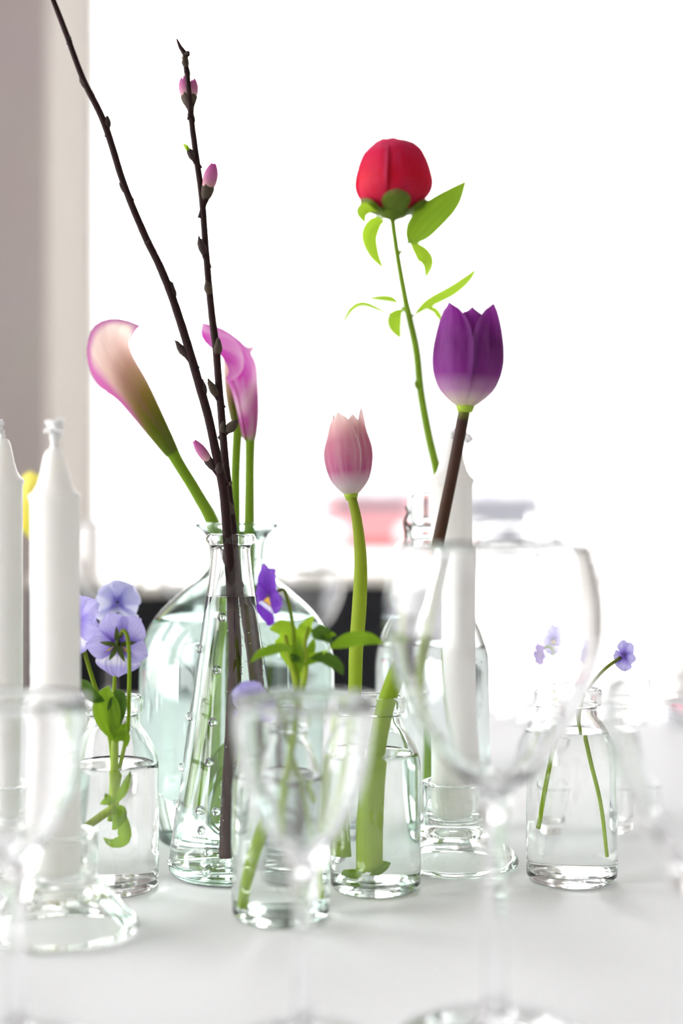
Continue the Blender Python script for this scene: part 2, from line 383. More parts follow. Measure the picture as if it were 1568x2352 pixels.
# ------------------------------------------------------------------ outdoors (overexposed street)
structure(boxes('pavement', [(-40, 40, yb + 0.05, 70, FZ - 0.3, FZ - 0.02)], M['pavement']))
b = thing('building', 'pale street building across the road beyond the window', 'building', (0, 44, FZ - .02))
boxes('facade', [(-2.4, 6.4, 44, 50, FZ - .02, 6.8)], M['facade'], b)
for i in range(3):
    for j in range(2):
        x = -1.6 + i * 2.8; z = 0.6 + j * 2.9
        wn = boxes('window', [(x, x + 1.2, 43.92, 44.05, z, z + 1.5)], M['frame'], b)
        boxes('glazing', [(x + .1, x + 1.1, 43.88, 43.95, z + .1, z + 1.4)], M['facade_win'], wn)
def car(label, paint, X, Y, flip=1):
    t = thing('parked_car', label, 'car', (X, Y, FZ - .02))
    zb = FZ - .02
    prof = [(-2.1, .35), (-2.1, .75), (-1.95, .9), (-1.1, 1.0), (-0.45, 1.42), (0.9, 1.46), (1.6, 1.05), (2.05, .95), (2.1, .4)]
    def ring(w, s=1.0, lo=0.0): return [Vector((X + w, Y + flip * a * s, zb + max(z, lo))) for a, z in prof]
    V = ring(-.86) + ring(.86); n = len(prof)
    F = [tuple(range(n))[::-1], tuple(range(n, 2 * n))] + [(i, (i + 1) % n, n + (i + 1) % n, n + i) for i in range(n)]
    o = mesh('car_body', V, F, paint, t, smooth=True)
    md = o.modifiers.new('bevel', 'BEVEL'); md.width = 0.09; md.segments = 3
    boxes('windscreen', [(X - .7, X + .7, Y - 0.98 * flip - .03, Y - 0.98 * flip + .03, zb + 1.04, zb + 1.34)], M['car_glass'], t)
    for sx in (-1, 1):
        boxes('side_window', [(X + sx * .865 - .01, X + sx * .865 + .01, Y - .5, Y + .9, zb + 1.0, zb + 1.36)], M['car_glass'], t)
        boxes('headlamp', [(X + sx * .62 - .16, X + sx * .62 + .16, Y - 2.14 * flip - .02, Y - 2.14 * flip + .02, zb + .62, zb + .78)], M['lamp'], t)
        for yy in (-1.3, 1.3):
            wh = lathe('wheel', [(0, -.1), (.2, -.1), (.31, -.09), (.33, -.04), (.33, .04), (.31, .09), (.2, .1), (0, .1)], M['tyre'], t, 20, cm=False)
            wh.location = (sx * .78, yy, .33); wh.rotation_euler = (0, math.pi / 2, 0)
    return t
car('red car parked in the street beyond the window, behind the pink tulip', M['car_red'], 0.50, 25)
car('dark grey car parked in the street beyond the window, beside the red car', M['car_grey'], 2.95, 27)

# ------------------------------------------------------------------ chair behind the table
ch = thing('dining_chair', 'black padded dining chair with a pale strip for light along its top edge at the far side of the table', 'chair', (XW(525, 1.66), 1.66, FZ))
cx = XW(525, 1.66)
def chair_top(u): return CAMZ - (1348 - HORIZON) / FPX * 1.66 - 0.013 * math.exp(-((u + .42) / .35) ** 2)
def back(u, v):
    return Vector((cx + u * 0.236, 1.66 + 0.03 * (1 - u * u) + 0.02 * v, -0.20 + (chair_top(u) + 0.20) * v))
def edge_light(u, v):
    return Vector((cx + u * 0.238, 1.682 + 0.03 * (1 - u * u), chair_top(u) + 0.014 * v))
V, F, UV = grid(24, 10, back)
o = mesh('backrest', V, F, M['black'], ch, uv=UV); solidify(o, 0.03)
V, F, UV = grid(24, 2, edge_light)
o = mesh('top_edge_light', V, F, M['edge_light'], ch, uv=UV); solidify(o, 0.034)  # added strip, stands in for light falling along the top of the backrest
rbox('seat', (cx - .22, cx + .22, 1.655, 2.09, FZ + .42, FZ + .49), M['black'], ch, .025)
for sx in (-1, 1):
    tube('leg', [(cx + sx * .19, 1.68, FZ), (cx + sx * .19, 1.69, FZ + .44)], .014, M['black_leg'], ch, 8, 2)
    tube('leg', [(cx + sx * .19, 2.06, FZ), (cx + sx * .19, 2.05, FZ + .44)], .014, M['black_leg'], ch, 8, 2)
    tube('back_post', [(cx + sx * .19, 1.70, FZ + .44), (cx + sx * .195, 1.70, FZ + .62)], .012, M['black_leg'], ch, 8, 2)

# ------------------------------------------------------------------ table and cloth
TX0, TX1, TY0, TY1 = -0.95, 1.05, 0.22, 1.49
t = thing('banquet_table', 'wooden banquet table under the white cloth', 'table', (0, (TY0 + TY1) / 2, FZ))
rbox('tabletop', (TX0, TX1, TY0, TY1, -0.034, -0.004), M['wood'], t, .004)
for sx in (TX0 + .06, TX1 - .06):
    for sy in (TY0 + .06, TY1 - .06):
        boxes('leg', [(sx - .03, sx + .03, sy - .03, sy + .03, FZ, -.034)], M['wood'], t)
nx, ny = 150, 110
def clothz(x, y):
    z = -0.0006 + 0.0005 * math.sin(x * 9 + 2 * math.sin(y * 5)) * math.sin(y * 14 + x * 3)
    for (a, b, c0, s) in ((1, 0.25, 0.02, .004), (0.2, 1, 0.93, .005), (0.05, 1, 0.55, .005)):
        dd = (a * x + b * y - c0) / math.hypot(a, b); z -= 0.0008 * math.exp(-(dd / s) ** 2)
    return min(z, -0.0001)
V, F = [], []
for j in range(ny + 1):
    for i in range(nx + 1):
        u, v = -0.12 + 1.24 * i / nx, -0.12 + 1.24 * j / ny
        uc, vc = min(1, max(0, u)), min(1, max(0, v))
        x, y = TX0 - .004 + (TX1 - TX0 + .008) * uc, TY0 - .004 + (TY1 - TY0 + .008) * vc
        ex, ey = u - uc, v - vc
        drop = max(abs(ex) * 2.0, abs(ey) * 1.6)
        wob = 0.012 * math.sin(30 * (x + y)) * min(1, drop * 6)
        x += math.copysign(min(drop, .02) * .4 + abs(wob), ex) if ex else 0
        y += math.copysign(min(drop, .02) * .4 + abs(wob), ey) if ey else 0
        V.append((x, y, clothz(x, y) - drop))
for j in range(ny):
    for i in range(nx):
        a = j * (nx + 1) + i; F.append((a, a + 1, a + nx + 2, a + nx + 1))
tag(mesh('tablecloth', V, F, M['cloth']), 'white linen tablecloth with faint creases spread over the table', 'tablecloth')

# ------------------------------------------------------------------ glass vessels
def shell_profile(outer, wall, base, sub=3, curve=True):
    """Closed wall of a vessel: outer side from the foot centre to the lip, then the inside back down."""
    o = [q for q in catmull(outer, sub)] if curve else list(outer)
    o = [(max(r, 0), z) for r, z in o]
    zt = o[-1][1]
    inner = [(max(r - wall, 0.02), z) for r, z in o if z > base and r > wall + .15]
    inner = inner[::-1]
    # rounded lip between outer and inner
    lip = [(o[-1][0] - wall * .5, zt + wall * .25)]
    rl, zl = inner[-1]
    bot = [(rl * .93, base + .0), (rl * .5, base + .06), (0, base + .08)]
    return o + lip + inner + bot, inner[::-1]
def water_profile(inner, base, level, over=0.03):
    side = [(r + over, z) for r, z in inner if z < level - .08]
    rt = rim_at(inner, level)
    return [(0, base + .03)] + [(side[0][0] * .9, base - .02)] + side + [(rt + over, level + .06), (rt - .06, level), (rt * .5, level - .01), (0, level - .01)]

SMALL = [(0, .22), (1.3, .16), (1.75, .02), (2.05, .02), (2.22, .2), (2.28, .6), (2.28, 3.0), (2.28, 5.6), (2.24, 6.4), (2.05, 7.05), (1.7, 7.7), (1.36, 8.2), (1.27, 8.55), (1.30, 8.75), (1.46, 8.82), (1.50, 8.95), (1.50, 9.45), (1.44, 9.6)]
def small_bottle(label, x, Y, level, mat, group, sc=1.0):
    t = thing('flower_bottle', label, 'bottle', (XW(x, Y), Y, 0), group)
    prof = [(r * sc, z * sc) for r, z in SMALL]
    sh, inner = shell_profile(prof, .17, .5)
    lathe('bottle_body', sh, mat, t, 56)
    lathe('water', water_profile(inner, .5, level), M['water'], t, 56)
    return t
GB = 'small clear bottles holding flowers'
bT = small_bottle('small clear bottle holding the two tulip stems', 862, .715, 6.75, M['glass_green'], GB)
bV = small_bottle('small clear bottle holding the deep purple viola, behind the narrow wine glass', 645, .664, 6.6, M['glass_green'], GB)
bL = small_bottle('small clear bottle holding pale lavender violas beside the white candle', 260, .715, 6.2, M['glass'], GB)
bR = small_bottle('small clear bottle with two thin crossing stems, standing alone by the broad wine glass', 1312, .732, 7.6, M['glass'], GB, 1.02)
bY = small_bottle('small clear bottle behind the candles holding the yellow tulip', 118, .97, 6.0, M['glass'], GB, .9)

# conical flask with raised dots
FX, FYY, FS = 530, .745, 43.85
fl = thing('conical_flask', 'tall conical glass flask with raised dots holding the budding branches', 'flask', (XW(FX, FYY), FYY, 0))
def zf(y): return CAMZ * 100 - (y - HORIZON) / FS
fprof = [(0, .25), (1.8, .18), (2.6, .02), (2.95, .03), (3.18, .25), (3.22, .55), (135 / FS, zf(1920)), (110 / FS, zf(1750)), (90 / FS, zf(1600)), (68 / FS, zf(1450)), (52 / FS, zf(1340)), (45 / FS, zf(1275)), (46 / FS, zf(1255)), (55 / FS, zf(1248)), (58 / FS, zf(1238)), (54 / FS, zf(1228))]
fsh, finner = shell_profile(fprof, .17, .75)
lathe('flask_body', fsh, M['glass'], fl, 64)
lathe('water', water_profile(finner, .75, zf(1372)), M['water'], fl, 64)
def bead(x, y, back=False):
    z = zf(y); r = rim_at(fprof, z); s = max(-1, min(1, (x - FX) / FS / r)); a = math.asin(s)
    r += .05; c = (r * math.sin(a), (r * math.cos(a)) * (1 if back else -1), z)
    V, F = lathe_data([(0, -.24), (.13, -.2), (.21, -.1), (.24, 0), (.21, .1), (.13, .2), (0, .24)], 12)
    o = mesh('raised_dot', [Vector(v) * .01 for v in V], F, M['glass'], fl, local=True); o.location = Vector(c) * .01
for x, y in ((515, 1413), (505, 1530), (497, 1645), (490, 1733), (470, 1838), (507, 1838), (475, 1880), (490, 1925), (487, 1970), (463, 1487), (442, 1640), (424, 1755), (412, 1838), (403, 1965),
             (596, 1487), (617, 1640), (560, 1530), (566, 1645)):
    bead(x, y, x > 530)

# big teal demijohn
TJX, TJY, TS = 544, .825, 39.6
tj = thing('demijohn', 'round shouldered teal glass bottle with flared lip holding calla lilies', 'bottle', (XW(TJX, TJY), TJY, 0))
def zt(y): return CAMZ * 100 - (y - HORIZON) / TS
tprof = [(0, .5), (2.5, .3), (3.9, .02), (4.4, .1), (4.75, .6), (5.3, 2.2), (5.55, 4.2), (5.62, 6.5), (5.62, zt(1560)), (5.55, zt(1500)), (5.2, zt(1450)), (4.35, zt(1400)), (3.0, zt(1352)), (1.95, zt(1320)), (1.62, zt(1290)), (1.68, zt(1250)), (1.85, zt(1228)), (2.25, zt(1214)), (2.42, zt(1208)), (2.40, zt(1203))]
tsh, tinner = shell_profile(tprof, .22, .8)
lathe('bottle_body', tsh, M['glass_teal'], tj, 64)
lathe('water', water_profile(tinner, .8, zt(1420)), M['water'], tj, 64)

# swing top bottle
CBX, CBY, CS = 990, .85, 38.4
cb = thing('swing_top_bottle', 'bluish swing-top glass bottle with wire clasp holding the crimson peony', 'bottle', (XW(CBX, CBY), CBY, 0))
cprof = [(0, .4), (2.2, .25), (2.9, .02), (3.2, .15), (3.35, .6), (3.36, 4), (3.34, 9.6), (3.2, 10.8), (2.75, 12), (2.1, 13), (1.62, 14), (1.4, 15.5), (1.3, 16.8), (1.28, 17.3), (1.42, 17.5), (1.46, 17.8), (1.3, 18.05), (1.2, 18.25), (1.32, 18.5), (1.38, 18.9), (1.36, 19.5), (1.25, 19.95), (1.1, 20.1)]
csh, cinner = shell_profile(cprof, .24, .7)
lathe('bottle_body', csh, M['glass_clasp'], cb, 56)
lathe('water', water_profile(cinner, .7, 11.0), M['water'], cb, 56)
ring = [Vector((XW(CBX, CBY) + .0135 * math.cos(a), CBY + .0135 * math.sin(a), .1815)) for a in [k * math.pi / 10 for k in range(21)]]
tube('wire_collar', ring, .0007, M['wire'], cb, 6, 2)
for s in (-1, 1):
    x0 = XW(CBX, CBY) + s * .0150
    tube('wire_clasp', [(x0, CBY - .002, .1925), (x0 - s * .0012, CBY - .003, .1885), (x0 + s * .001, CBY - .004, .183), (x0, CBY - .004, .176), (x0 + s * .0005, CBY - .004, .168), (x0 + s * .002, CBY - .003, .163)], .0011, M['wire'], cb, 6, 5)
    tube('wire_lever', [(x0, CBY - .004, .183), (x0 - s * .003, CBY - .006, .1765), (x0 - s * .0025, CBY - .007, .166)], .0009, M['wire'], cb, 6, 5)

# tealight glass behind the lone bottle
g = thing('tealight_glass', 'low flared empty tealight glass standing behind the lone small bottle', 'glass', (XW(1392, .85), .85, 0))
gp = [(0, .1), (1.1, .05), (1.4, .03), (1.5, .2), (1.55, .7), (1.7, 1.8), (1.95, 2.5), (2.0, 2.7)]
lathe('cup', shell_profile(gp, .2, .6)[0], M['glass'], g, 40)

# ------------------------------------------------------------------ candles and holders
hprof_out = [(0, 1.75), (.8, 1.66), (1.5, 1.35), (2.2, .75), (2.65, .2), (2.85, .02), (3.2, .0), (3.44, .08), (3.5, .3), (3.3, .62), (2.75, 1.2), (2.2, 1.78), (1.85, 2.16), (1.68, 2.36), (1.63, 2.6), (1.64, 3.4), (1.66, 4.3), (1.6, 4.45)]
hprof = [(max(r, 0), z) for r, z in catmull(hprof_out, 3)] + [(1.5, 4.48), (1.38, 4.42), (1.3, 4.2), (1.28, 3.2), (1.24, 2.62), (1.1, 2.5), (.6, 2.47), (0, 2.46)]
holder_me = [None]
def holder(label, x, Y, group='glass candle holders with flared feet'):
    t = thing('candle_holder', label, 'candle holder', (XW(x, Y), Y, 0), group)
    if holder_me[0] is None:
        holder_me[0] = lathe('holder_body', hprof, M['glass_holder'], t, 56).data
    else:
        o = bpy.data.objects.new('holder_body', holder_me[0]); COL.objects.link(o); o.parent = t
    return t
cand = [(0, 0), (1.06, 0), (1.1, .04), (1.1, 8), (1.1, 16.9), (1.11, 17.05), (1.19, 17.28), (1.15, 17.36), (.98, 17.5), (.8, 17.8), (.66, 18.25), (.56, 18.75), (.48, 19.15), (.36, 19.38), (.2, 19.45), (0, 19.46)]
def candle(label, x, Y, lean, wick, z0=2.52, tall=1.0):
    base = Vector((XW(x, Y), Y, z0 * .01))
    t = thing('candle', label, 'candle', base, 'white dinner candles')
    t.rotation_euler = (0, lean, 0)
    o = lathe('wax', [(r, z * tall if z > 1 else z) for r, z in cand], M['candle'], t, 40)
    top = 19.4 * tall
    pts = [Vector((a, b, c)) * .01 for a, b, c in [(0, 0, top - .1), (0, 0, top + .35)] + [(p[0], p[1], top + p[2]) for p in wick]]
    V = None
    rad = [.0019, .0017] + [.0018] * (len(wick) - 1) + [.0016]
    old = origin(t)
    wk = tube('wick', [p + old for p in pts], rad, M['wick'], t, 8, 5, bump=.25)
    e = pts[-1] + old
    droop = len(wick) > 1 and wick[-1][0] > .4
    for k in range(34):
        d = Vector((R.uniform(-1.2, 1), R.uniform(-.9, .9), R.uniform(-.55, 1))).normalized() * R.uniform(.0025, .0058)
        if droop: d = Vector((abs(d.x) * .7, d.y * .5, -abs(d.z) * .5 - .0006))
        k1 = Vector((R.uniform(-1, 1), R.uniform(-1, 1), R.uniform(-1, 1))) * .0012
        tube('wick_fibre', [e - d * .2, e + d * .5 + k1, e + d], [.0013, .0011, .0005], M['wick'], wk, 5, 3)
    return t
holder('flared glass candle holder under the candle beside the lavender violas', 140, .641)
candle('white candle with a tufted wick, standing beside the lavender violas', 131, .641, -.006, [(-.05, 0, .8), (.02, 0, 1.05)], tall=.985)
holder('flared glass candle holder under the candle at the yellow tulip', 8, .765)
candle('white candle with a sharp-edged shoulder and thin wick, beside the yellow tulip', 6, .765, -.002, [(-.12, 0, .5), (-.2, 0, .75)], tall=1.045)
holder('flared glass candle holder beside the tulip bottle', 1040, .765)
candle('white candle with a bent wick, standing behind the purple tulip stem', 1037, .765, 0, [(.35, 0, .42), (.75, 0, .18)], tall=1.045)

# ------------------------------------------------------------------ wine glasses
def wine_glass(label, x, Y, bowl, zb, height_foot, foot_r, stem_r, wall=.13, group=None, name='wine_glass', sc=1.0, mat='glass_thin'):
    """bowl: outer (r, z) list from the bowl's bottom up to the lip; zb: where bowl meets stem."""
    t = thing(name, label, 'wine glass', (XW(x, Y), Y, 0), group)
    S = lambda L: [(max(r, 0) * sc, z * sc) for r, z in L]
    o = catmull([(0, zb)] + bowl, 4)
    inn = [(max(r - wall * (1 + 1.2 * max(0, 1 - (z - zb) / 1.6)), .0), z + .12 * max(0, 1 - (z - zb) / 1.2)) for r, z in o if z > zb + .35]
    prof = o + [(o[-1][0] - wall * .5, o[-1][1] + wall * .3)] + inn[::-1] + [(0, inn[0][1] - .02)]
    lathe('bowl', S(prof), M[mat], t, 56)
    st = [(0, .42)] + catmull([(stem_r * 1.9, .44), (stem_r * 1.25, .9), (stem_r, 1.8), (stem_r * .95, zb * .5), (stem_r, zb - .9), (stem_r * 1.35, zb - .3), (stem_r * 1.5, zb + .05)], 4) + [(0, zb + .06)]
    lathe('stem', S(st), M[mat], t, 28)
    ft = [(0, .02), (foot_r * .6, .03), (foot_r * .96, .0), (foot_r, .06), (foot_r * .97, .14), (foot_r * .6, .24), (foot_r * .3, .36), (stem_r * 2.2, .46), (0, .48)]
    lathe('foot', S(ft), M[mat], t, 48)
    return t
s1 = 64.0
BIG = [(.5, 8.6), (1.05, 9.05), (2.3, 10.5), (3.2, 12.0), (3.8, 13.7), (3.9, 15.3), (3.72, 16.5), (3.4, 17.6)]
NARROW = [(.5, 6.15), (.8, 6.8), (1.45, 7.8), (2.1, 9.1), (2.4, 10.6), (2.52, 12.25)]
MID = [(.5, 7.2), (1.0, 7.9), (1.9, 9.2), (2.55, 10.8), (2.75, 12.2), (2.72, 13.1)]
GF = 'empty wine glasses along the table front'
wine_glass('broad empty wine glass standing before the swing-top bottle', 1136, .51, BIG, 8.35, 0, 3.4, .42, .19, GF)
wine_glass('narrow empty wine glass standing before the deep purple viola bottle', 697, .50, NARROW, 5.9, 0, 2.9, .36, .19, GF)
wine_glass('medium empty wine glass with a rounded bowl, beside the broad one', 1578, .47, MID, 6.9, 0, 3.0, .38, .19, GF)
wine_glass('narrow empty wine glass standing before the two candles', 38, .50, NARROW, 5.9, 0, 2.9, .36, .19, GF)
GR = 'empty wine glasses at the far table edge'
wine_glass('broad far wine glass behind the white candle with the bent wick', 1166, 1.42, BIG, 8.35, 0, 3.3, .35, .13, GR, sc=1.02)
wine_glass('rounded far wine glass between two other far glasses', 1312, 1.33, MID, 6.9, 0, 3.0, .33, .13, GR, sc=1.46)
wine_glass('slim far wine glass with a long stem near the pink napkin', 1462, 1.38, [(.4, 9.4), (.9, 9.9), (1.9, 11.2), (2.55, 13.2), (2.75, 15.5), (2.7, 18.0), (2.45, 20.6)], 9.2, 0, 3.2, .36, .13, GR)
wine_glass('small far wine glass standing behind the teal bottle and the tulip stem', 716, 1.30, MID, 6.9, 0, 2.9, .33, .16, GR, sc=1.06)
wine_glass('large far wine glass between the pale viola and the neck of the teal bottle', 436, 1.36, BIG, 8.35, 0, 3.3, .35, .14, GR, sc=1.13)
wine_glass('far wine glass standing behind the lavender violas', 252, 1.40, BIG, 8.35, 0, 3.3, .35, .16, GR, sc=1.03)

# plate with pink napkin at the far edge
pl = thing('side_plate', 'white china side plate near the far table edge', 'plate', (XW(1660, 1.33), 1.33, 0))
lathe('plate_body', [(0, .25), (4, .2), (4.6, .05), (5, .05), (5.4, .3), (7.6, 1.1), (8.0, 1.3), (8.0, 1.42), (7.5, 1.3), (5.6, .62), (4.8, .42), (0, .4)], M['china'], pl, 48)
def nap(u, v):
    return Vector((XW(1660, 1.33) - .052 + .055 * (u + 1) * .9, 1.29 + .07 * v, .0075 + .004 * math.sin(v * 5 + u) * v + .001 * (1 - u)))
V, F, UV = grid(8, 8, nap)
nk = mesh('paper_napkin', V, F, M['napkin'], None, uv=UV); solidify(nk, .003)
tag(nk, 'folded pink paper napkin lying on the white side plate', 'napkin')

# ------------------------------------------------------------------ flowers: builders
def basis(axis, ref):
    a = Vector(axis).normalized(); r = Vector(ref); r = (r - a * r.dot(a)).normalized()
    return a, r, a.cross(r)
def interp(tab, v):
    for (a, b), (c, d) in zip(tab, tab[1:]):
        if a <= v <= c:
            f = (v - a) / (c - a); f = f * f * (3 - 2 * f) if len(tab) < 3 else f
            return b + (d - b) * f
    return tab[-1][1]
def smooth_tab(tab, n=8):
    return catmull(tab, n)
def cup_petal(name, base, axis, ref, phi, H, rtab, wtab, Rm, W, mat, parent, wob=.0, notch=0.0, out=0.0, nu=12, nv=18, swirl=0.0):
    a, r, b = basis(axis, ref)
    rt, wt = smooth_tab(rtab), smooth_tab(wtab); ph = R.uniform(0, 6)
    def fn(u, v):
        w = interp(wt, v) * W; ang = phi + u * w
        rad = interp(rt, v) * Rm * (1 + .035 * (1 - u * u)) + out * v
        rad += wob * Rm * math.sin(5 * u + ph + 3 * v) * v
        rad *= 1 + swirl * u * min(1, v * 3)
        z = H * v - notch * H * abs(u) ** 1.5 * v * v
        return base + a * z + (r * math.cos(ang) + b * math.sin(ang)) * rad
    V, F, UV = grid(nu, nv, fn)
    return mesh(name, V, F, mat, parent, uv=UV)
TUL_R = [(0, .16), (.08, .5), (.2, .82), (.38, .99), (.55, 1.0), (.75, .92), (.9, .80), (1, .70)]
TUL_W = [(0, .8), (.1, .95), (.3, 1.0), (.6, 1.0), (.8, .86), (.92, .60), (.98, .30), (1, .10)]
def tulip(label, name, stem_pts, stem_r, axis, H, Rm, mat, stem_mat, phase=0.0, closed=1.0, tips=()):
    base = Vector(stem_pts[-1])
    t = thing(name, label, 'tulip', Vector(stem_pts[0]))
    tube('stem', stem_pts, stem_r, M[stem_mat], t, 14, 8)
    rt = [(v, r * (closed if v > .6 else 1)) for v, r in TUL_R]
    for k in range(6):
        outer = k < 3
        phi = phase + k * 2 * math.pi / 3 + (0 if outer else math.pi / 3)
        hh = H * (tips[k] if tips else (1 if outer else .97))
        cup_petal('petal', base - axis * .0012, axis, (1, 0, 0), phi, hh, rt, TUL_W, Rm * (1.0 if outer else .92), 1.06 if outer else .85, M[mat], t, wob=.02, notch=.02, out=.0008 if outer else 0, swirl=.055)
    lathe_v, lathe_f = lathe_data([(0, -.004), (stem_r[-1] * 1.25, -.003), (stem_r[-1] * 1.6, 0), (stem_r[-1] * 1.3, .002), (0, .0025)], 12)
    q = Vector((0, 0, 1)).rotation_difference(axis)
    mesh('receptacle', [q @ Vector(v) + base for v in lathe_v], lathe_f, M['stem_pale'], t)
    return t
# purple tulip
pt = [P(852, 1992, .716), P(853, 1880, .716), P(860, 1760, .715), P(879, 1645, .713), P(906, 1560, .71), P(950, 1450, .708), P(985, 1340, .706), P(1010, 1225, .704), P(1043, 1065, .70), P(1068, 932, .698)]
tp = tulip('purple tulip with a dark brown stem leaning over the white candle', 'purple_tulip', pt, [.0050, .0050, .0047, .0045, .0044, .0036, .0031, .0030, .0029, .0029], Vector((.04, 0, 1)).normalized(), .0508, .0165, 'tulip_purple', 'stem_dark', -math.pi / 2 + math.pi / 3 + .06, .98, (1, .97, 1.0, .93, .95, .95))
cup_petal('stem_skin', P(850, 2000, .716), (.1, 0, 1), (1, 0, 0), 0, .006, [(0, .7), (.5, 1.05), (1, 1.2)], [(0, 1), (1, .6)], .0062, 1.6, M['leaf'], tp, nv=5)
cup_petal('stem_skin', P(850, 1998, .716), (-.6, 0, .5), (1, 0, 0), 2.6, .006, [(0, .9), (.5, 1.1), (1, 1.3)], [(0, 1), (1, .3)], .0062, 1.2, M['leaf'], tp, nv=5)
# pink tulip
pk = [P(806, 1960, .722), P(800, 1800, .722), P(800, 1700, .722), P(814, 1590, .724), P(817, 1500, .726), P(825, 1390, .729), P(828, 1290, .732), P(820, 1200, .737), P(806, 1135, .742)]
tulip('pale pink tulip with a curved light green stem', 'pink_tulip', pk, [.0042, .0040, .0038, .0036, .0037, .0038, .0033, .0027, .0023], Vector((-.06, .05, 1)).normalized(), .0445, .0116, 'tulip_pink', 'stem_pale', -math.pi / 2 - .55, .86, (.98, 1.03, 1.0, .95, .93, .97))
# yellow tulip
yk = [P(118, 1790, .97), P(116, 1600, .97), P(108, 1400, .97), P(92, 1245, .97)]
tulip('yellow tulip showing between two white candles', 'yellow_tulip', yk, [.0035, .0033, .003, .0028], Vector((-.05, 0, 1)).normalized(), .050, .0135, 'tulip_yellow', 'stem', .3, .95)

# ------------------------------------------------------------------ peony
pe = thing('peony', 'crimson peony bud with pointed green leaves in the swing-top bottle', 'peony', P(985, 1862, .85))
ps = [P(985, 1862, .85), P(992, 1600, .85), P(1000, 1350, .85), P(1012, 1140, .85), P(1003, 1082, .85), P(984, 1000, .85), P(966, 900, .85), P(955, 800, .85), P(931, 690, .85), P(913, 590, .85), P(900, 500, .85)]
tube('stem', ps, [.0030, .003, .003, .0029, .0028, .0026, .0025, .0024, .0022, .0020, .0019], M['stem'], pe, 12, 8)
tube('stem_node', [P(958, 890, .849), P(952, 876, .848)], [.0017, .0008], M['stem'], pe, 8, 3)
pb = P(903, 488, .85); pax = Vector((.0, .05, 1)).normalized()
PE_R = [(0, .45), (.1, .76), (.25, .97), (.42, 1.03), (.6, .97), (.78, .86), (.92, .70), (1, .40)]
PE_W = [(0, .8), (.2, 1), (.5, 1.05), (.75, 1.05), (.9, 1.0), (1, .55)]
for k, (ph, sc_, hh, ww) in enumerate([(-1.05, 1.02, .0425, .85), (.75, .99, .0415, .9), (2.35, 1.0, .0425, .85), (-2.6, 1.0, .041, .8), (-1.75, .94, .0435, .8), (.0, .92, .0425, .9), (1.6, .93, .043, .9), (3.0, .92, .0435, .8), (-.6, .80, .0435, 1.0), (1.5, .78, .0435, 1.0), (3.6, .8, .0445, 1.0)]):
    cup_petal('petal', pb, pax, (1, 0, 0), ph, hh, PE_R, PE_W, .0215 * sc_, ww, M['peony'], pe, wob=.03, notch=.03, nu=12, nv=16, swirl=.07)
for ph, hh in ((-1.5, .0115), (-.3, .009), (-2.7, .009), (1.0, .012), (2.2, .012)):
    cup_petal('sepal', pb - pax * .003, pax, (1, 0, 0), ph, hh, [(0, .12), (.3, .70), (.6, .93), (1, 1.03)], [(0, 1), (.5, .9), (.85, .55), (1, .1)], .0205, .55, M['peony_sepal'], pe, nv=8)
lathe_v, lathe_f = lathe_data([(0, -.006), (.003, -.0045), (.0075, -.003), (.0115, .001), (.013, .003), (0, .006)], 16)
mesh('calyx', [Vector(v) + pb for v in lathe_v], lathe_f, M['peony_sepal'], pe)
Yp = .845
tube('leaf_stalk', [P(916, 584, .85), P(930, 568, .848), P(938, 552, .845)], [.0011, .0009, .0008], M['stem'], pe, 8, 4)
leaf('leaf', [P(936, 560, .845), P(975, 515, .842), P(1030, 465, .838), P(1071, 415, .835)], .0205, M['leaf'], pe, (-.25, -1, .35), .18, .03, .40)
leaf('leaf', [P(940, 553, .848), P(972, 585, .853), P(983, 610, .858), P(976, 642, .864)], .0105, M['leaf_light'], pe, (-.6, -1, .2), .25, .0, .45)
leaf('leaf', [P(885, 508, .846), P(862, 512, .84), P(845, 545, .835), P(856, 585, .832), P(882, 620, .83)], .0105, M['leaf_light'], pe, (.5, -1, .3), .3, .0, .5)
leaf('leaf', [P(868, 485, .845), P(845, 478, .835), P(830, 492, .828), P(838, 514, .824)], .0085, M['leaf_light'], pe, (.3, -1, .6), .2)
tube('leaf_stalk', [P(943, 727, .85), P(956, 719, .848), P(972, 709, .845)], [.0010, .0008, .0007], M['stem'], pe, 8, 4)
leaf('leaf', [P(950, 723, .847), P(985, 697, .842), P(1040, 668, .836), P(1075, 640, .832), P(1096, 614, .83)], .0080, M['leaf_light'], pe, (0, -1, .6), .2, .0, .42)
leaf('leaf', [P(975, 708, .85), P(995, 712, .855), P(1008, 726, .86), P(1020, 745, .865)], .005, M['leaf_light'], pe, (0, -1, .3), .2)
leaf('leaf', [P(918, 697, .853), P(890, 686, .858), P(838, 684, .864)], .0048, M['leaf_light'], pe, (0, -1, .3), .2, 0, .5)
leaf('leaf', [P(925, 725, .852), P(880, 714, .855), P(835, 698, .86), P(805, 712, .866), P(783, 752, .872)], .0040, M['leaf_light'], pe, (0, -1, .3), .2, 0, .6)
leaf('leaf', [P(926, 708, .85), P(908, 725, .845), P(907, 750, .842), P(920, 778, .84)], .0085, M['leaf_light'], pe, (-.1, -1, .2), .15, 0, .5)
tube('leaf_stalk', [P(937, 722, .85), P(930, 715, .85), P(918, 700, .852)], [.0009, .0008, .0006], M['stem'], pe, 8, 4)

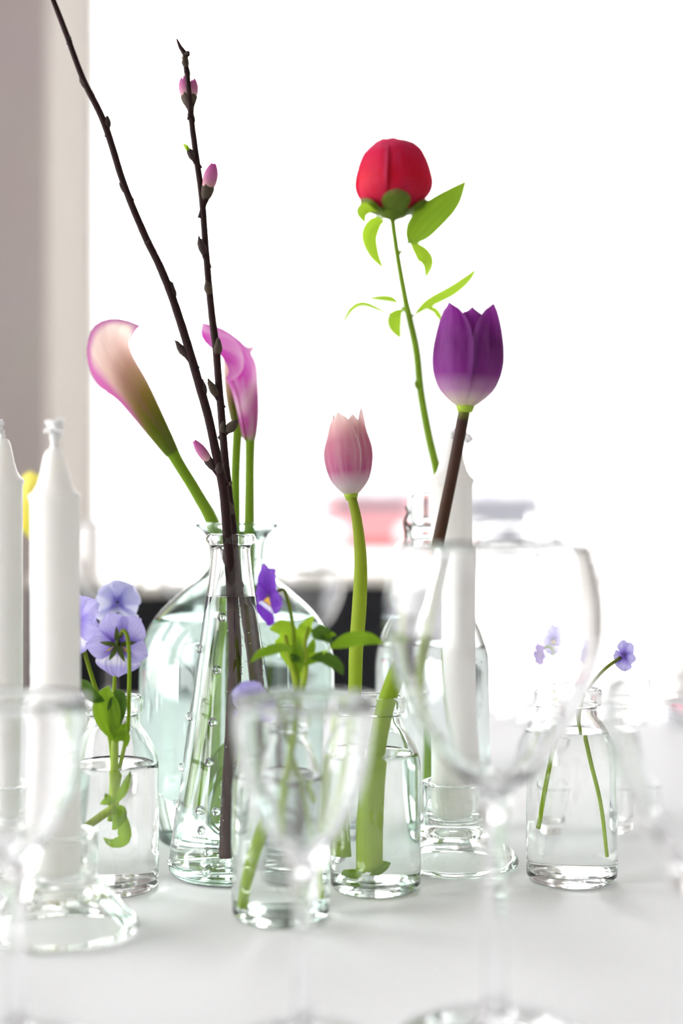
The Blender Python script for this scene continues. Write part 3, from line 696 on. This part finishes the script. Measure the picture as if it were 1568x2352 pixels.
# ------------------------------------------------------------------ calla lilies
def calla(label, stem_pts, stem_r, axis_pts, Rm, tipdir, short, mat, curl, flare=.25, twist=0.0, power=1.7, kp=1.3):
    t = thing('calla_lily', label, 'calla lily', Vector(stem_pts[0]), 'calla lilies in the teal bottle')
    tube('stem', stem_pts, stem_r, M['stem'], t, 12, 8)
    s = [Vector(q) for q in catmull([tuple(p) for p in axis_pts], 12)]; n = len(s)
    r0 = stem_r[-1] * 1.05
    T, N0, B0 = frames(s)
    def fn(u, v):
        th = u * math.pi * 1.06
        k = ((1 + math.cos(min(abs(th), math.pi))) / 2)
        tm = short + (1 - short) * (k ** kp)
        tt = tm * v
        x = tt * (n - 1); i = min(int(x), n - 2); f = x - i
        c = s[i].lerp(s[i + 1], f); a = T[i].lerp(T[i + 1], f).normalized()
        rr = Vector(tipdir); rr = (rr - a * rr.dot(a)).normalized(); b = a.cross(rr)
        rad = r0 + (Rm - r0) * (tt / .85) ** power if tt < .85 else Rm
        e = max(0.0, (v - .72) / .28)
        rad += Rm * flare * e * e * (.5 + .5 * (1 - k))
        q = c + (rr * math.cos(th + twist * tt) + b * math.sin(th + twist * tt)) * (rad + .0006 * u)
        ek = max(0.0, (tt - .84) / .16) * k ** 2.0
        q += rr * (curl * ek * ek) - a * (curl * .75 * ek ** 3)
        # narrow to a point at the tip
        return q
    V, F, UV = grid(40, 26, fn)
    mesh('spathe', V, F, M[mat], t, uv=UV)
    i = int(n * .25); tube('spadix', [s[int(n * .08)], s[i], s[int(n * .42)]], [.0025, .003, .002], M['tulip_yellow'], t, 10, 6)
    return t
Yc = .82
calla('cream calla lily with green base leaning towards the plaster wall', [P(600, 1860, .825), P(575, 1600, .825), P(532, 1330, .823), P(490, 1205, .82), P(450, 1130, .818), P(412, 1068, .815), P(396, 1040, .815)],
      [.0045, .0045, .0042, .0040, .0037, .0037, .0041], [P(396, 1042, .815), P(350, 970, .813), P(305, 900, .812), P(258, 836, .813), P(236, 788, .815), P(236, 738, .818)],
      .0160, (.80, -.55, .25), .50, 'calla_green', .014, .12, 0, .9, 1.2)
calla('magenta calla lily with its folded lip turned to the branches', [P(560, 1873, .835), P(566, 1600, .832), P(570, 1330, .827), P(572, 1205, .822), P(573, 1080, .818), P(574, 1010, .815)],
      [.0045, .0043, .0036, .0032, .0028, .0030], [P(574, 1012, .815), P(571, 950, .815), P(562, 885, .814), P(550, 838, .813), P(508, 803, .812), P(440, 784, .81)],
      .0110, (.75, .55, .35), .46, 'calla_magenta', .004, .12, 0, .75, 1.4)
calla('pink calla lily with a brownish base behind the magenta one', [P(520, 1866, .84), P(528, 1600, .838), P(537, 1330, .835), P(540, 1205, .835), P(541, 1080, .837), P(546, 975, .84)],
      [.0045, .0042, .0036, .0032, .0030, .0032], [P(546, 978, .84), P(541, 920, .842), P(540, 860, .844), P(546, 810, .846), P(556, 770, .848)],
      .0085, (.4, .8, .2), .72, 'calla_green', .003, .2, 0, .8)

# ------------------------------------------------------------------ budding branches
def bud(parent, p, d, L, w, mat, name='bud', pink=None):
    """Scaly bud: teardrop pointing along d; optional pink petals at the tip as a sub-part."""
    d = Vector(d).normalized(); q = Vector((0, 0, 1)).rotation_difference(d)
    prof = [(0, -.12), (.55, 0), (.85, .18), (1, .38), (.85, .62), (.5, .84), (.18, .97), (0, 1.0)]
    V, F = lathe_data([(r * w * .5, z * L) for r, z in prof], 10)
    V = [q @ (Vector(v) * (1 + R.uniform(-.10, .10))) + Vector(p) for v in V]
    UV = [(0.5, max(0, min(1, (v - Vector(p)).dot(d) / L))) for v in V]
    o = mesh(name, V, F, mat, parent, uv=UV)
    if pink:
        for k in range(4):
            a = k * math.pi / 2 + .4
            cup_petal('bud_petal', Vector(p) + d * L * .35, d, (1, .2, .1), a, L * .95, [(0, .75), (.35, 1), (.7, .9), (1, .35)], [(0, 1), (.6, 1), (1, .5)], w * .52, .95, pink, o, nu=6, nv=6)
    return o
def branch(label, pts, rad, wet_pts, wet_rad):
    t = thing('budding_branch', label, 'branch', Vector(wet_pts[0]), 'budding branches in the flask')
    tube('bark', pts, rad, M['bark'], t, 12, 8, bump=.03)
    tube('wet_bark', wet_pts, wet_rad, M['bark_wet'], t, 14, 10, bump=.05)
    return t
Yb = .745
def seg_pts(L, Y0, Y1):
    y0, y1 = L[0][1], L[-1][1]
    return [P(x, y, Y0 + (Y1 - Y0) * (y - y0) / (y1 - y0)) for x, y in L]
A = [(532, 1371), (528, 1300), (522, 1225), (514, 1130), (500, 1060), (480, 965), (462, 900), (430, 790), (396, 685), (366, 610), (332, 540), (285, 425), (240, 285), (190, 180), (150, 72), (118, -10), (96, -70)]
Ar = [.0026, .0026, .0025, .0025, .0024, .0023, .0023, .0022, .0021, .0020, .0019, .0018, .0018, .0015, .0014, .0013, .0012]
ba = branch('long dark budding branch leaning out of the flask past the cream calla lily', seg_pts(A, .738, .70), Ar,
            [P(521, 1966, .742), P(524, 1850, .741), P(533, 1650, .740), P(538, 1500, .739), P(533, 1368, .738)], [.0028, .0028, .0029, .0029, .0027])
B = [(550, 1371), (543, 1300), (536, 1225), (524, 1130), (516, 1050), (509, 960), (502, 880), (496, 800), (487, 730), (478, 640), (470, 540), (463, 450), (452, 370), (440, 280), (432, 190), (426, 140), (424, 124), (414, 108), (406, 90)]
Br = [.0023, .0023, .0022, .0022, .0021, .0021, .0020, .0020, .0019, .0018, .0017, .0017, .0016, .0015, .0013, .0013, .0014, .0010, .0004]
bb = branch('upright dark budding branch with pink buds standing in the flask', seg_pts(B, .750, .745), Br,
            [P(598, 1960, .748), P(592, 1850, .748), P(578, 1650, .749), P(566, 1500, .750), P(551, 1368, .750)], [.0027, .0027, .0027, .0027, .0024])
def on_path(L, y, Y0, Y1):
    for (x0, y0), (x1, y1) in zip(L, L[1:]):
        if y1 <= y <= y0:
            return P(x0 + (x1 - x0) * (y - y0) / (y1 - y0), y, Y0 + (Y1 - Y0) * (y - L[0][1]) / (L[-1][1] - L[0][1]))
def side_bud(t, L, YY, y, tx, ty, w, mt='budscale', pink=None, front=.0):
    """Bud rooted on the branch at height y with its tip at (tx, ty); a short spur joins the two."""
    p = on_path(L, y, *YY); q = P(tx, ty, p.y - front)
    d = q - p
    tube('spur', [p - d * .25, p + d * .12, p + d * .34], [.0016, .0015, max(.0012, w * .34)], M['bark'], t, 8, 4, bump=.08)
    bud(t, p + d * .25, d, d.length * .75, w, M[mt], pink=M['bud_pink'] if pink else None)
YA, YB = (.738, .70), (.750, .745)
for y, tx, ty, w in ((98, 158, 80, .0024), (212, 182, 174, .0034), (305, 246, 266, .0040), (455, 273, 420, .0026), (575, 331, 541, .0040), (700, 391, 645, .0044), (835, 401, 782, .0042), (925, 464, 871, .0042)):
    side_bud(ba, A, YA, y, tx, ty, w, front=.001)
side_bud(ba, A, YA, 1098, 457, 1028, .0050, 'budscale', True, .001)
side_bud(ba, A, YA, 1095, 500, 1062, .0046, 'budscale', None, .004)
for y, tx, ty, w, mt in ((165, 423, 126, .0040, 'budgrey'), (132, 433, 118, .0030, 'budscale'), (378, 429, 338, .0040, 'budscale'), (602, 456, 543, .0044, 'budscale'), (690, 474, 643, .0042, 'budgrey'),
                         (828, 502, 776, .0046, 'budgrey'), (925, 478, 872, .0048, 'budgrey'), (1002, 512, 968, .0044, 'budgrey'), (1000, 545, 966, .0056, 'budgrey'), (1195, 526, 1150, .0042, 'budgrey'), (1330, 505, 1258, .0046, 'budscale'), (1120, 532, 1106, .0018, 'budgrey')):
    side_bud(bb, B, YB, y, tx, ty, w, mt, None, .003)
side_bud(bb, B, YB, 262, 424, 193, .0068, 'budgrey', True, -.004)
side_bud(bb, B, YB, 258, 444, 196, .0050, 'budgrey', True, -.006)
side_bud(bb, B, YB, 480, 486, 395, .0070, 'budgrey', True, .002)
leaf('leaf_tip', [P(434, 348, .743), P(428, 338, .742), P(420, 330, .741)], .0022, M['leaf_light'], bb, (0, -1, .2))
leaf('leaf_tip', [P(433, 350, .743), P(431, 340, .742), P(429, 333, .741)], .0016, M['leaf_light'], bb, (0, -1, .2))
for br, base_pts, rr, n in ((ba, [(533, 1380), (538, 1500), (533, 1650), (524, 1850), (521, 1950)], .0030, 170), (bb, [(552, 1380), (566, 1500), (578, 1650), (592, 1850), (598, 1960)], .0028, 140)):
    V, F = [], []
    path = catmull([tuple(P(x, y, .740 if br is ba else .749)) for x, y in base_pts], 60)
    for k in range(n):
        c = Vector(R.choice(path)); a = R.uniform(0, 2 * math.pi); rb = R.uniform(.00018, .00042)
        c = c + Vector((math.cos(a), math.sin(a), 0)) * (rr + rb * .6)
        v, f = lathe_data([(0, -rb), (rb * .87, -rb * .5), (rb * .87, rb * .5), (0, rb)], 6)
        m0 = len(V); V += [Vector(q) + c for q in v]; F += [tuple(i + m0 for i in q) for q in f]
    o = mesh('air_bubbles', V, F, M['bubble'], br); o['kind'] = 'stuff'

# ------------------------------------------------------------------ violas
def viola_flower(t, c, n, up, s, mats, lip, angles=(100, 52, 190, 350, 268), lens=(1, 1, .95, .95, 1.0), sepals=True, cup=.12, wide=(.46, .47, .45, .43, .68)):
    """Five petals about c; n is the way the face looks, up the picture-up direction; angles counter-clockwise seen along -n mirrored to picture."""
    n = Vector(n).normalized(); up = Vector(up); up = (up - n * up.dot(n)).normalized()
    right = up.cross(Vector((0, 1, 0)) if abs(n.y) > .5 else -n * (1 if n.x < 0 else -1))
    right = Vector((1, 0, 0)); right = (right - n * right.dot(n) - up * right.dot(up))
    right = right.normalized() if right.length > .05 else up.cross(n).normalized()
    for k, (ang, ln, wd) in enumerate(zip(angles, lens, wide)):
        a = math.radians(ang); d = right * math.cos(a) + up * math.sin(a); side = n.cross(d)
        L = s * ln; ph = R.uniform(0, 6); layer = (-.05, -.04, .0, .01, .03)[k] * s * .6
        def fn(u, v):
            r = L * v
            w = L * wd * max(.04, math.sin(math.pi * (.03 + .92 * v) ** 1.35)) ** .75
            back = L * .10 * u * u * v if v > .5 else 0
            lift = cup * L * math.sin(v * 2.2) + .035 * L * math.sin(6 * u + ph) * v * v - .10 * L * v ** 3
            return c + d * (r - back * .8 - .03 * L * abs(math.sin(3.3 * u + ph)) * v) + side * (u * w) + n * (lift + layer)
        V, F, UV = grid(14, 14, fn)
        mesh('petal', V, F, M[lip] if k == 4 else M[mats], t, uv=UV)
    if sepals:
        for ang in (8, 172, 240, 290, 95):
            a = math.radians(ang); d = right * math.cos(a) + up * math.sin(a)
            leaf('sepal', [c - n * s * .06, c - n * s * .12 + d * s * .25, c - n * s * .07 + d * s * .56], s * .16, M['sepal'], t, -n, .1, nv=8)
        tube('spur', [c + n * s * .02, c - n * s * .12 + up * s * .06, c - n * s * .2 + up * s * .16], [s * .07, s * .08, s * .04], M['sepal'], t, 8, 4)
    return t
def viola(label, c, n, up, s, mats, lip, stem, sr=.0011, group='violas in small bottles', **kw):
    t = thing('viola', label, 'viola', Vector(stem[0]), group)
    tube('stem', stem, sr, M['stem_thin'], t, 10, 6)
    return viola_flower(t, Vector(c), n, up, s, mats, lip, **kw)
# left bottle
c = P(272, 1480, .700)
v1 = viola('lavender viola seen from behind, its stem hooked over, before the teal bottle', c, (.0, 1, .08), (0, 0, 1), .0165, 'viola_lav', 'viola_low',
           [P(262, 1900, .712), P(268, 1800, .71), P(292, 1680, .706), P(296, 1600, .702), P(297, 1520, .697), P(293, 1465, .696), P(283, 1448, .697), P(276, 1462, .699)], .0010,
           angles=(104, 50, 182, 338, 266), lens=(1.02, 1.05, 1.0, .95, 1.0))
v2 = viola('lavender viola half hidden by the white candle', P(176, 1435, .712), (-.55, -.8, .1), (0, 0, 1), .0165, 'viola_lav', 'viola_low',
           [P(255, 1880, .716), P(258, 1750, .716), P(243, 1650, .716), P(216, 1570, .714), P(192, 1490, .712), P(182, 1450, .716)], .0011, angles=(100, 45, 182, 355, 268), lens=(1.05, 1.1, 1, 1, 1))
v3 = viola('very pale blurred viola rising behind the other lavender violas', P(270, 1385, .80), (.1, -1, .1), (0, 0, 1), .0135, 'viola_pale', 'viola_pale',
           [P(262, 1850, .722), P(262, 1700, .722), P(262, 1590, .735), P(268, 1470, .775), P(270, 1400, .803)], .0010, angles=(100, 50, 170, 10, 268), wide=(.75, .75, .7, .7, .9))
# leafy sprig standing in that bottle
sp = thing('viola_sprig', 'leafy green viola sprig standing in water beside the white candle', 'sprig', P(262, 1860, .71))
tube('stem', [P(264, 1700, .708), P(262, 1780, .708), P(261, 1845, .708), P(240, 1868, .708), P(205, 1898, .707)], [.0018, .0020, .0020, .0019, .0018], M['stem_pale'], sp, 12, 6)
for pts, wd, mt in (([(262, 1700), (250, 1650), (244, 1605), (250, 1575)], .0135, 'leaf'), ([(258, 1690), (268, 1640), (272, 1600), (262, 1585)], .0095, 'leaf_dark'),
                    ([(240, 1610), (215, 1600), (198, 1575), (185, 1560)], .0060, 'leaf_dark'), ([(264, 1705), (278, 1680), (292, 1660)], .006, 'leaf'), ([(270, 1700), (286, 1690), (292, 1715)], .005, 'leaf'),
                    ([(262, 1845), (250, 1838), (232, 1845)], .0045, 'leaf_light'), ([(262, 1850), (276, 1870), (262, 1905)], .0075, 'leaf_light'), ([(264, 1845), (285, 1810), (300, 1770)], .0045, 'leaf_light'),
                    ([(262, 1850), (280, 1880), (284, 1925), (258, 1935), (238, 1922)], .0065, 'leaf_light'), ([(262, 1842), (248, 1830), (243, 1820)], .003, 'leaf')):
    leaf('leaf', [P(x, y, .700 - .004 * R.random()) for x, y in pts], wd, M[mt], sp, (R.uniform(-.3, .3), -1, .4), .3, .1)
# centre bottle
v4 = viola('deep purple viola with a white and yellow throat facing the flask', P(618, 1372, .676), (-.86, -.48, -.10), (.12, -.1, 1), .0160, 'viola_deep', 'viola_deep_low',
           [P(564, 2085, .655), P(585, 1990, .657), P(650, 1760, .66), P(676, 1640, .664), P(682, 1570, .668), P(676, 1480, .672), P(668, 1410, .675), P(655, 1362, .677), P(645, 1355, .678), P(634, 1362, .678)], [.0026, .0026, .0024, .0018, .0014, .0011, .0009, .0008, .0008, .0009],
           angles=(110, 70, 185, 0, 262), lens=(1.05, 1.0, .9, .9, .9))
v5 = viola('lavender viola nodding low over the rim behind the narrow wine glass', P(578, 1612, .655), (-.3, -.9, -.2), (0, 0, 1), .0105, 'viola_lav', 'viola_deep',
           [P(712, 2060, .668), P(700, 1900, .668), P(660, 1740, .666), P(640, 1640, .664), P(612, 1585, .660), P(590, 1590, .658)], .0010, angles=(110, 70, 180, 0, 268), wide=(.75, .75, .7, .7, .9))
for pts, wd, mt, Y0 in (([(690, 1560), (668, 1490), (650, 1448), (618, 1445)], .0125, 'leaf_light', .674), ([(672, 1492), (640, 1490), (600, 1502), (575, 1522)], .0055, 'leaf', .66), ([(692, 1490), (697, 1455), (708, 1435), (722, 1415)], .0070, 'leaf_light', .672),
                    ([(735, 1470), (732, 1455), (748, 1460), (762, 1480)], .0080, 'leaf_dark', .664), ([(742, 1460), (760, 1458), (772, 1460)], .0028, 'leaf', .664), ([(755, 1488), (800, 1472), (845, 1468), (882, 1478)], .0075, 'leaf', .655),
                    ([(712, 1512), (745, 1512), (775, 1530), (788, 1550)], .0065, 'leaf_dark', .66), ([(692, 1545), (686, 1500), (680, 1470)], .0055, 'leaf', .668), ([(700, 1540), (715, 1490), (722, 1465)], .004, 'leaf', .668), ([(690, 1535), (670, 1500), (662, 1478)], .005, 'leaf_light', .67), ([(705, 1505), (730, 1505), (755, 1492)], .003, 'leaf_light', .66),
                    ([(696, 1530), (720, 1518), (742, 1520)], .003, 'leaf', .66), ([(690, 1520), (676, 1512), (666, 1500)], .004, 'leaf_dark', .665)):
    leaf('leaf', [P(x, y, Y0 + R.uniform(-.003, .003)) for x, y in pts], wd, M[mt], v4, (R.uniform(-.3, .3), -1, .5), .25, .06)
tube('leaf_stem', [P(672, 1660, .664), P(692, 1590, .666), P(702, 1530, .666), P(700, 1480, .668), P(708, 1440, .67)], [.0018, .0016, .0014, .001, .0007], M['stem_pale'], v4, 10, 5)
tube('leaf_stem', [P(690, 1640, .664), P(678, 1560, .668), P(662, 1500, .67), P(655, 1460, .672)], [.0018, .0016, .0014, .0009], M['stem_pale'], v4, 10, 5)
tube('leaf_stem', [P(715, 1840, .664), P(680, 1770, .664), P(650, 1700, .664), P(640, 1650, .664)], [.0013, .0012, .0011, .001], M['stem_thin'], v4, 10, 5)
# lone right bottle
viola('lavender viola on a thin stem in the lone small bottle, upper of the three', P(1300, 1470, .745), (-.3, -.9, .1), (0, 0, 1), .0085, 'viola_lav', 'viola_low',
      [P(1380, 1965, .725), P(1365, 1840, .727), P(1340, 1720, .73), P(1318, 1600, .735), P(1304, 1520, .742), P(1302, 1480, .747)], .0009)
viola('dark small viola drooping beside the lavender one in the lone bottle', P(1258, 1502, .740), (-.7, -.6, -.2), (0, 0, 1), .0062, 'viola_deep', 'viola_deep',
      [P(1255, 1900, .735), P(1278, 1740, .735), P(1310, 1600, .738), P(1300, 1500, .742), P(1278, 1485, .742), P(1264, 1495, .742)], .0009)
viola('lavender viola bending to the slim far glass from the lone bottle', P(1434, 1506, .745), (-.8, -.6, .0), (0, 0, 1), .0085, 'viola_lav', 'viola_lav',
      [P(1328, 1668, .733), P(1332, 1630, .735), P(1345, 1590, .739), P(1385, 1540, .743), P(1425, 1510, .747)], .0009)
